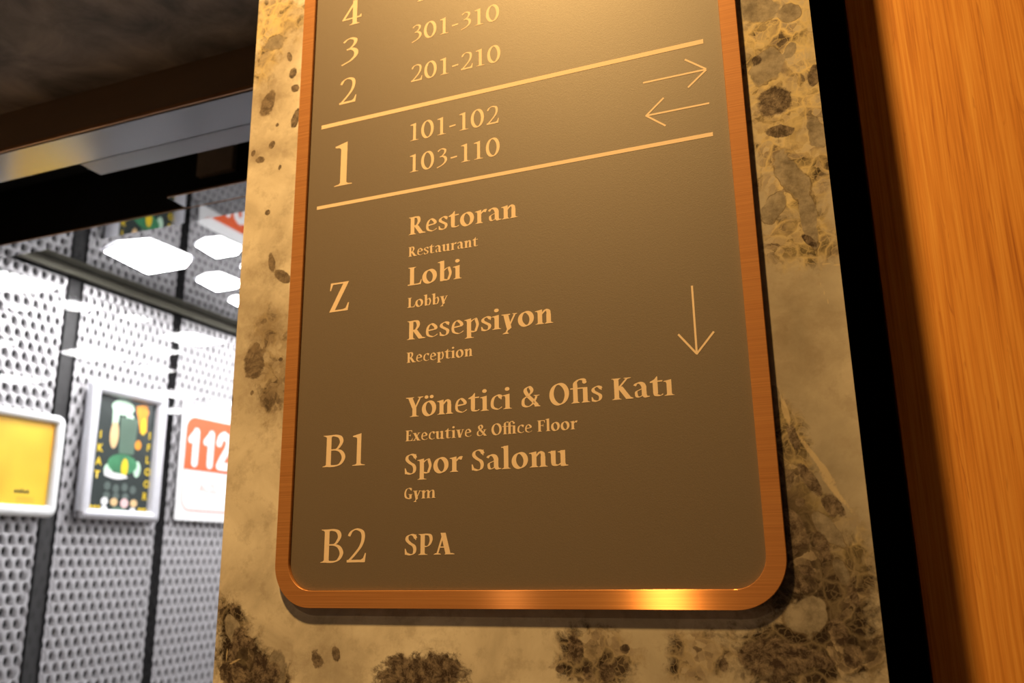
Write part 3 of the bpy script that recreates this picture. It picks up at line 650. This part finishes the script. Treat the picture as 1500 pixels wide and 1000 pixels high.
def glyph(c, w, t):
    p = Pen(w, t); h = w / 2; A = .62
    if c == ' ': A = .30
    elif c in 'oö':
        p.ellipse(.32, XH / 2, .30, XH / 2 + .015); A = .66
        if c == 'ö': p.dot(.21, .95, .083); p.dot(.43, .95, .083)
    elif c == 'e':
        x0 = .03 + h; r = .50
        p.curve([(.10 + h * .4, .37), (.28, .385), (r - .03, .42)], k0=.95, k1=.95); p.bar(.12, .375, r - .0, .425, t * .95)
        p.curve([(r - .035, .43), (r - .055, .56), (.30, XH - t * .4), (.14 + h * .4, .60), (x0, .36), (.10 + h * .6, .13), (.32, t * .5), (.44, .06), (.535, .14)], k0=.8, k1=.45); A = .58
    elif c == 'c':
        x0 = .03 + h
        p.curve([(.47, .60), (.40, .685), (.30, XH - t * .45), (.14 + h * .4, .59), (x0, .35), (.10 + h * .6, .13), (.32, t * .5), (.42, .06), (.50, .13)], k0=1, k1=.45)
        p.poly((.40, .70), (.50, XH - .02), (.49, .50), (.455, .50), (.40, .60)); A = .535
    elif c == 's':
        p.curve([(.395, .60), (.33, .685), (.235, XH - t * .35), (.10 + h * .25, .62), (.10 + h * .2, .50), (.23, .395), (.36 - h * .15, .29), (.39 - h * .3, .17), (.31, .055), (.20, t * .35), (.07, .065)], k0=.75, k1=.7)
        p.poly((.355, .69), (.42, XH - .005), (.415, .53), (.385, .53), (.35, .62)); p.poly((.045, .02), (.04, .22), (.075, .22), (.12, .10), (.11, .02)); A = .455
    elif c == 'a':
        x = .41
        p.curve([(.085, .575), (.15, .665), (.25, XH - t * .5), (.355, .64), (x, .50), (x, .40)], k0=.9, k1=1); p.stem(x, .09, .52)
        p.curve([(x - .01, .45), (.28, .385), (.15, .305), (.075 + h * .7, .18), (.12 + h * .5, .07), (.24, .045), (.34, .10), (x, .17)], k0=.6, k1=.55)
        p.poly((x - h, .15), (x + h, .15), (x + h + .02, .07), (x + h + .11, .055), (x + h + .10, .02), (x + .02, -.015), (x - h * .5, .03)); A = .60
    elif c in 'nmruh':
        x = .10 + h
        if c == 'u':
            p.stem(x, .18, XH); p.flag(x, XH - .01, .10); x2 = .44 + h
            p.curve([(x, .22), (x + .02, .09), (x + .10, .035 + t * .2), (x2 - h - .06, .06), (x2 - h * .5, .15)], k0=1, k1=.6)
            p.stem(x2, .03, XH); p.flag(x2, XH - .01, .10); p.poly((x2 - h, .16), (x2 + h, .14), (x2 + h + .02, .05), (x2 + h + .10, .03), (x2 + h + .10, .0), (x2 + h * .2, -.02), (x2 - h, .0)); A = x2 + h + .12
        else:
            p.stem(x, 0, XH - .02); p.flag(x, XH, .10); p.foot(x, 0, .09, .07)
            if c == 'r':
                p.curve([(x + h * .6, .50), (x + h + .05, .61), (x + h + .14, XH - t * .35), (x + h + .21, XH - .06)], k0=.6, k1=.8)
                p.poly((x + h + .10, .60), (x + h + .11, XH + .01), (x + h + .24, XH + .015), (x + h + .20, .57), (x + h + .165, .57)); A = x + h + .24
            else:
                for q in range(2 if c == 'm' else 1):
                    d = .27 + h * .72
                    x2 = x + d + h * .5 if c == 'm' else .42 + h
                    p.curve([(x + h * .7, .50), (x + h + .06, .62), (x2 - h - .02, XH - t * .42), (x2 - h * .15, .63), (x2, .48), (x2, .40)], k0=.6, k1=1)
                    p.stem(x2, 0, .48); p.foot(x2, 0, .065, .085); x = x2
                A = x + h + .10
    elif c in 'iı':
        x = .10 + h; p.stem(x, 0, XH - .02); p.flag(x, XH, .10); p.foot(x, 0, .09, .09); A = x + h + .10
        if c == 'i': p.dot(x - .005, .985, .092)
    elif c == 'l': x = .10 + h; p.stem(x, 0, ASC); p.flag(x, ASC, .10); p.foot(x, 0, .09, .09); A = x + h + .10
    elif c == 't':
        x = .12 + h; p.stem(x, .16, XH)
        p.poly((x - h, XH - .08), (x + h, XH - .08), (x + h, .93), (x + h - .025, .93), (x - h * .3, .80), (x - h - .10, XH - .03), (x - h - .10, XH - .075))
        p.bar(x - .02, XH - t * .55, x + h + .17, XH - t * .35, t * 1.1)
        p.curve([(x, .20), (x + .01, .09), (x + h * .6 + .03, .035 + t * .2), (x + h + .10, .04), (x + h + .17, .10)], k0=1, k1=.4); A = x + h + .205
    elif c in 'pb':
        x = .09 + h
        if c == 'p': p.stem(x, -.28, XH - .02); p.flag(x, XH, .10); p.foot(x, -.29, .09, .11)
        else: p.stem(x, .02, ASC); p.flag(x, ASC, .10); p.poly((x - h, 0), (x - h, .06), (x + h, .08), (x + h + .10, .05), (x + h, .01), (x, -.012))
        xr = .58 - h
        p.curve([(x + h * .7, .55), (x + h + .06, .64), (x + h + .17, XH - t * .42), (xr - .03, .60), (xr + .01, .38), (xr - .045, .13), (x + h + .14, .015 + t * .3), (x + h * .6, .06)], k0=.6, k1=.7); A = .61
    elif c in 'yv':
        w1 = w * 1.12; bx = .285; by = .0
        p.diag(bx, by, .08 + h, XH - .01, w1)
        if c == 'v': p.diag(bx + .02, 0, .52, XH, t * 1.15); p.poly((bx - w1 / 2, 0), (bx + w1 / 2, 0), (bx + .03, -.015), (bx - .03, -.015))
        else: p.diag(.165, -.25, .52, XH, t * 1.25); p.poly((.04, -.29), (.27, -.29), (.27, -.26), (.215, -.20), (.15, -.20), (.04, -.265)); p.poly((bx - w1 / 2, 0), (bx + w1 / 2, 0), (bx - .01, -.10), (bx - .05, -.10))
        p.poly((.0, XH), (.0, XH - t * .5), (.06, XH - t * 1.1), (.16 + w, XH - t * 1.1), (.23 + w * .6, XH - t * .5), (.23 + w * .6, XH))
        p.poly((.42, XH), (.42, XH - t * .5), (.48, XH - t), (.54, XH - t), (.60, XH - t * .5), (.60, XH)); A = .60
    elif c == 'x':
        p.diag(.47 - h * .3, 0, .12 + h * .3, XH, w * 1.2); p.diag(.10, 0, .49, XH, t * 1.3)
        for a, q, f in ((.0, .24, 0), (.32, .62, 0), (.0, .29, 1), (.38, .59, 1)):
            y0 = XH if f else 0; d = -1 if f else 1; p.poly((a, y0), (q, y0), (q, y0 + d * t * .45), (q - .06, y0 + d * t * 1.0), (a + .06, y0 + d * t * 1.0), (a, y0 + d * t * .45))
        A = .61
    elif c in 'fFI':
        if c == 'f':
            x = .12 + h; p.stem(x, 0, .85); p.foot(x, 0, .08, .09); p.bar(x - h - .10, XH - t * .5, x + h + .14, XH - t * .5, t * 1.1)
            p.curve([(x, .80), (x + .01, .97), (x + .10, 1.08), (x + .22, 1.09), (x + .30, 1.03)], k0=1, k1=.8); p.dot(x + .275, 1.005, .068); A = x + h + .13
        else:
            x = .11 + h; p.stem(x, 0, 1); p.head(x, 1, .09, 0); p.foot(x, 0, .09, .09)
            p.bar(x, 1 - t * .55, .56, 1 - t * .55, t * 1.1); p.poly((.56, 1), (.57, .78), (.54, .78), (.50, .92), (.44, 1))
            p.bar(x, .53, .45, .53, t); p.poly((.46, .65), (.46, .42), (.44, .42), (.41, .53), (.44, .65)); A = .60
    elif c == '\ufb01':   # fi: hooked f joined to a dotless i
        x = .12 + h; p.stem(x, 0, .85); p.foot(x, 0, .08, .07); x2 = x + .30 + h * .75
        p.bar(x - h - .10, XH - t * .5, x2, XH - t * .45, t * 1.1); p.stem(x2, 0, XH); p.foot(x2, 0, .06, .09)
        p.curve([(x, .80), (x + .01, .97), (x + .13, 1.10), (x + .28, 1.11), (x + .37, 1.03)], k0=1, k1=.8); p.dot(x + .345, .985, .082); A = x2 + h + .10
    elif c == '\ufb03':   # ffi
        x = .12 + h; d = .27 + h * .7; x2 = x + d; x3 = x2 + .26 + h * .75
        for q in (x, x2): p.stem(q, 0, .85); p.foot(q, 0, .06, .06)
        p.bar(x - h - .10, XH - t * .5, x3, XH - t * .5, t * 1.1); p.stem(x3, 0, XH); p.foot(x3, 0, .05, .09)
        p.curve([(x, .80), (x + .01, .97), (x + .10, 1.07), (x + .20, 1.08), (x + .25, 1.02)], k0=1, k1=.6)
        p.curve([(x2, .80), (x2 + .01, .97), (x2 + .10, 1.08), (x2 + .20, 1.10), (x2 + .28, 1.05)], k0=1, k1=.7); p.dot(x3 - .01, .96, .08); A = x3 + h + .10
    elif c == 'R':
        x = .11 + h; p.stem(x, 0, 1); p.head(x, 1, .09, 0); p.foot(x, 0, .09, .08); xr = .56 - h
        p.curve([(x, 1 - t * .5), (.32, 1 - t * .45), (xr - .03, .93), (xr + .01, .75), (xr - .05, .57), (.33, .485), (x, .48)], k0=.8, k1=.8)
        p.diag(.64 - h * .6, .03, .34, .50, w * 1.15); p.poly((.52 - h * .5, 0.06), (.51, 0), (.78, 0), (.78, .03), (.69, .075)); A = .74
    elif c == 'L':
        x = .11 + h; p.stem(x, 0, 1); p.head(x, 1, .09, .09); p.bar(.02, t * .55, .56, t * .55, t * 1.1); p.foot(x, 0, .09, .02)
        p.poly((.56, 0), (.60, .27), (.57, .27), (.51, .09), (.42, .06)); A = .60
    elif c == 'Y':
        x = .36; p.stem(x, 0, .45); p.foot(x, 0, .11, .11); p.diag(x, .42, .09 + h, 1, w * 1.12); p.diag(x + h * .45, .44, .62, 1, t * 1.3)
        for a, q in ((-.01, .30 + h * .5), (.50, .74)): p.poly((a, 1), (a, 1 - t * .45), (a + .07, 1 - t), (q - .07, 1 - t), (q, 1 - t * .45), (q, 1))
        A = .66
    elif c == 'K':
        x = .11 + h; p.stem(x, 0, 1); p.head(x, 1, .09, .08); p.foot(x, 0, .09, .08)
        p.diag(x + h * .6, .50, .60, 1, t * 1.5); p.diag(.66 - h * .5, .02, x + h + .03, .60, w * 1.22)
        p.poly((.50, 0), (.78, 0), (.78, .03), (.70, .08), (.56, .06)); p.poly((.46, 1), (.46, 1 - t * .45), (.54, 1 - t), (.63, 1 - t), (.72, 1 - t * .45), (.72, 1)); A = .75
    elif c == 'E':
        x = .11 + h; p.stem(x, 0, 1); p.head(x, 1, .09, 0); p.foot(x, 0, .09, 0)
        p.bar(x, 1 - t * .55, .55, 1 - t * .55, t * 1.1); p.bar(x, t * .55, .57, t * .55, t * 1.1); p.bar(x, .53, .44, .53, t)
        p.poly((.55, 1), (.56, .80), (.53, .80), (.49, .93), (.43, 1)); p.poly((.57, 0), (.61, .25), (.58, .25), (.51, .09), (.43, .05)); p.poly((.45, .64), (.45, .42), (.43, .42), (.40, .53), (.43, .64)); A = .60
    elif c == 'S':
        p.curve([(.475, .80), (.42, .93), (.30, 1 - t * .35), (.14 + h * .2, .90), (.11 + h * .3, .73), (.25, .57), (.40, .44), (.47 - h * .3, .26), (.40, .08), (.26, t * .35), (.09, .09)], k0=.75, k1=.75)
        p.poly((.42, .95), (.50, 1.0), (.495, .72), (.465, .72), (.42, .85)); p.poly((.055, .02), (.045, .31), (.08, .31), (.14, .12), (.12, .02)); A = .56
    elif c == 'P':
        x = .11 + h; p.stem(x, 0, 1); p.head(x, 1, .09, 0); p.foot(x, 0, .09, .11); xr = .60 - h
        p.curve([(x, 1 - t * .5), (.34, 1 - t * .45), (xr - .03, .92), (xr + .01, .71), (xr - .05, .50), (.36, .40), (x + .02, .41)], k0=.8, k1=.6); A = .63
    elif c == 'A':
        p.diag(.575 - h * .2, .0, .36, 1.03, w * 1.16); p.diag(.13, .0, .37, .98, t * 1.3); p.bar(.19, .35, .52, .35, t)
        for a, q in ((.0, .28), (.42, .80)): p.poly((a, 0), (q, 0), (q, t * .45), (q - .07, t * 1.1), (a + .07, t * 1.1), (a, t * .45))
        A = .76
    elif c == 'G':
        x0 = .04 + h
        p.curve([(.58, .83), (.52, .93), (.40, 1 - t * .4), (.18 + h * .4, .86), (x0, .50), (.15 + h * .5, .15), (.42, t * .5), (.54, .04), (.60, .10)], k0=.8, k1=.8)
        p.poly((.54, .96), (.61, 1.0), (.60, .73), (.57, .73), (.53, .85)); p.stem(.61 - h, .04, .40); p.head(.61 - h, .43, .10, .07); A = .71
    elif c == 'B':
        x = .11 + h; p.stem(x, 0, 1); p.head(x, 1, .09, 0); p.foot(x, 0, .09, 0)
        a = .54 - h; b = .60 - h
        p.curve([(x, 1 - t * .5), (.33, 1 - t * .45), (a - .03, .92), (a + .01, .77), (a - .06, .60), (.34, .53)], k0=.8, k1=.7)
        p.curve([(x, .525), (.36, .525), (b - .05, .45), (b + .01, .27), (b - .06, .09), (.36, t * .5), (x, t * .5)], k0=.6, k1=.9); p.bar(x, .53, .34, .53, t * .8); A = .65
    elif c in 'O0':
        r = .37 if c == 'O' else .27
        p.ellipse(r + .03, .5, r, .52 if c == 'O' else .51); A = 2 * r + (.06 if c == 'O' else .11)
    elif c == 'Z':
        p.diag(.10, 0, .50, 1, w * 1.15); p.bar(.05, 1 - t * .6, .52, 1 - t * .6, t * 1.1); p.bar(.08, t * .6, .56, t * .6, t * 1.1)
        p.poly((.05, 1), (.03, .74), (.06, .74), (.11, .93), (.20, 1)); p.poly((.56, 0), (.59, .27), (.56, .27), (.50, .09), (.40, .05)); A = .60
    elif c == '&':
        p.curve([(.64, .50), (.55, .25), (.42, .08), (.28, t * .5), (.12 + h * .3, .10), (.07 + h * .6, .26), (.16, .42), (.32, .56), (.44, .70), (.46, .84), (.37, 1 - t * .35), (.25, .92), (.21 + h * .1, .78), (.32, .55), (.48, .33), (.66, .05)], k0=.6, k1=.9)
        p.poly((.56, 0), (.78, 0), (.78, .03), (.70, .08), (.58, .10)); p.poly((.53, .565), (.53, .54), (.60, .51), (.68, .51), (.76, .54), (.76, .565)); A = .80
    elif c == '1':
        x = .20 + h; p.stem(x, 0, .97); p.poly((x - h - .13, .93), (x - h - .12, .895), (x - h - .03, .88), (x - h, .84), (x + h, .80), (x + h, 1.0)); p.foot(x, 0, .13, .13); A = x + h + .20
    elif c == '2':
        p.curve([(.07, .78), (.14, .92), (.27, 1 - t * .4), (.42 - h * .1, .90), (.45 - h * .15, .70), (.38, .47), (.22, .22), (.07, .03)], k0=.7, k1=.75, n=12)
        p.bar(.03, t * .75, .50, t * .75, t * 1.5); p.poly((.50, 0), (.525, .27), (.50, .27), (.45, .12), (.36, .05)); A = .58
    elif c == '3':
        p.curve([(.08, .86), (.16, .95), (.26, 1 - t * .4), (.38 - h * .1, .90), (.37 - h * .1, .74), (.27, .60), (.16, .54)], k0=.75, k1=.7, n=12)
        p.curve([(.16, .545), (.30, .54), (.41 - h * .2, .42), (.40 - h * .2, .24), (.27, .08), (.13, -.0), (.04, -.045)], k0=.85, k1=.85, n=12); A = .53
    elif c == '4':
        x = .37; p.stem(x, 0, 1.0); p.foot(x, 0, .09, .09); p.diag(.04, .26, x + .02, .98, t * 1.35); p.bar(.02, .27, .56, .27, t * 1.1); p.poly((.56, .24), (.56, .36), (.54, .36), (.50, .29)); A = .60
    elif c == '-': p.bar(.07, .36, .33, .39, t * 1.5); A = .42
    return [(a, d) for a, d in zip(p.P, p.D)], A
TXT = []
def line(s, x0, z0, cap, x1=None, wt=.205, th=.062, label=None, gap=.0):
    s = s.replace('ffi', '\ufb03').replace('fi', '\ufb01') if s[0] not in '0123456789' else s
    L_ = []; cur = 0
    for ch in s:
        g, A = glyph(ch, wt, th); L_.append((g, cur)); cur += A + gap
    mn = min(q[0] + o for g, o in L_ for pl, _ in g for q in pl); mx = max(q[0] + o for g, o in L_ for pl, _ in g for q in pl)
    kx = (x1 - x0) / (mx - mn) if x1 else cap
    print('line', s, 'kx/cap', round(kx / cap, 3))
    bm = bmesh.new(); yy = YP - .00012; n_ = 0
    for g, o in L_:
        for pl, dd in g:
            n_ += 1
            f = bm.faces.new([bm.verts.new((x0 + (q[0] + o - mn) * kx, yy - dd, z0 + q[1] * cap)) for q in pl])
            f.normal_update()
            if f.normal.y > 0: f.normal_flip()
    o = obj('lettering', bm, M['print'], sg); o['label'] = label or 'cream lettering %s' % s.replace('\ufb01', 'fi').replace('\ufb03', 'ffi')
LX = -.2984
BW = dict(wt=.168, th=.056)
RG = dict(wt=.118, th=.054)
line('401-410', LX, .4545, .0150, -.2206, **RG)
line('301-310', LX, .4175, .0150, -.2202, **RG)
line('201-210', LX, .3803, .0150, -.2196, **RG)
line('101-102', LX, .3273, .0152, -.2216, **RG)
line('103-110', LX, .3000, .0152, -.2212, **RG)
line('Restoran', LX, .2470, .0145, -.2075, **BW)
line('Restaurant', LX, .2291, .0078, -.2396, **BW)
line('Lobi', LX, .2056, .0145, -.2529, **BW)
line('Lobby', LX, .1880, .0078, -.2644, **BW)
line('Resepsiyon', LX, .1628, .0145, -.1820, **BW)
line('Reception', LX, .1451, .0078, -.2442, **BW)
line('Yönetici & Ofis Katı', LX, .1041, .0145, -.1000, **BW)
line('Executive & Office Floor', LX, .0864, .0078, -.1668, **BW)
line('Spor Salonu', LX, .0623, .0145, -.1743, **BW)
line('Gym', LX, .0448, .0078, -.2733, **BW)
line('SPA', LX + .001, .0058, .0143, -.2586, **BW)
ND = dict(wt=.122, th=.050)
line('4', -.3668, .4495, .0238, -.3475, **ND)
line('3', -.3660, .4130, .0238, -.3495, **ND)
line('2', -.3664, .3748, .0238, -.3500, **ND)
line('1', -.3684, .3004, .0387, -.3510, wt=.135, th=.045)
line('Z', -.3681, .1928, .0240, -.3502, **ND)
line('B', -.3687, .0713, .0238, -.3488, **ND)
line('1', -.3428, .0710, .0240, -.3316, **ND)
line('B', -.3672, .0016, .0237, -.3478, **ND)
line('2', -.3447, .0015, .0238, -.3288, **ND)
def strip(name, pts, wd, label):
    bm = bmesh.new()
    for kk, ((a, c), (d, e)) in enumerate(zip(pts[0::2], pts[1::2])):
        v = Vector((d - a, e - c)); v.normalize(); q = Vector((-v.y, v.x)) * wd / 2
        f = bm.faces.new([bm.verts.new((x, YP - .00014 - kk * 8e-6, z)) for x, z in ((a - q.x, c - q.y), (d - q.x, e - q.y), (d + q.x, e + q.y), (a + q.x, c + q.y))]); f.normal_update()
        if f.normal.y > 0: f.normal_flip()
    obj(name, bm, M['print'], sg)['label'] = label
strip('rule_line', [(-.3830, .3574), (-.0637, .3574)], .0036, 'upper cream rule')
strip('rule_line', [(-.3840, .2842), (-.0622, .2842)], .0030, 'lower cream rule')
aw = .00135
strip('arrow', [(-.1085, .3347), (-.0640, .3347), (-.0632, .3349), (-.0776, .3461), (-.0632, .3345), (-.0768, .3235)], aw, 'arrow pointing right')
strip('arrow', [(-.1073, .3081), (-.0630, .3081), (-.1080, .3079), (-.0944, .3194), (-.1080, .3083), (-.0943, .2973)], aw, 'arrow pointing left')
strip('arrow', [(-.0839, .1770), (-.0839, .1306), (-.0837, .1299), (-.0952, .1446), (-.0841, .1299), (-.0718, .1439)], aw, 'arrow pointing down')

# ------------------------------------------------------------------ corridor downlights (above and behind the eye)
def downlight(x, y, label, m):
    t = thing('downlight', label, 'ceiling lamp', (x, y, EYE + TOP), None)
    bm = bmesh.new(); n = 32; rs = []
    for r, z in ((.062, TOP - .0003), (.062, TOP - .004), (.050, TOP - .006), (.042, TOP - .002)):
        rs.append([bm.verts.new((x + r * math.cos(i * math.tau / n), y + r * math.sin(i * math.tau / n), z)) for i in range(n)])
    for a, c in zip(rs, rs[1:]):
        for i in range(n): bm.faces.new((a[i], a[(i + 1) % n], c[(i + 1) % n], c[i]))
    bmesh.ops.recalc_face_normals(bm, faces=bm.faces); obj('ring', bm, M['silver'], t)
    bm = bmesh.new(); bm.faces.new([bm.verts.new((x + .041 * math.cos(i * math.tau / n), y - .041 * math.sin(i * math.tau / n), TOP - .0022)) for i in range(n)])
    obj('lens', bm, m, t)
downlight(-.42, -.12, 'recessed round warm downlight in corridor ceiling, nearer the elevator', M['bulb'])
downlight(-1.0, -.9, 'recessed round warm downlight in corridor ceiling, beside the first', M['bulb'])
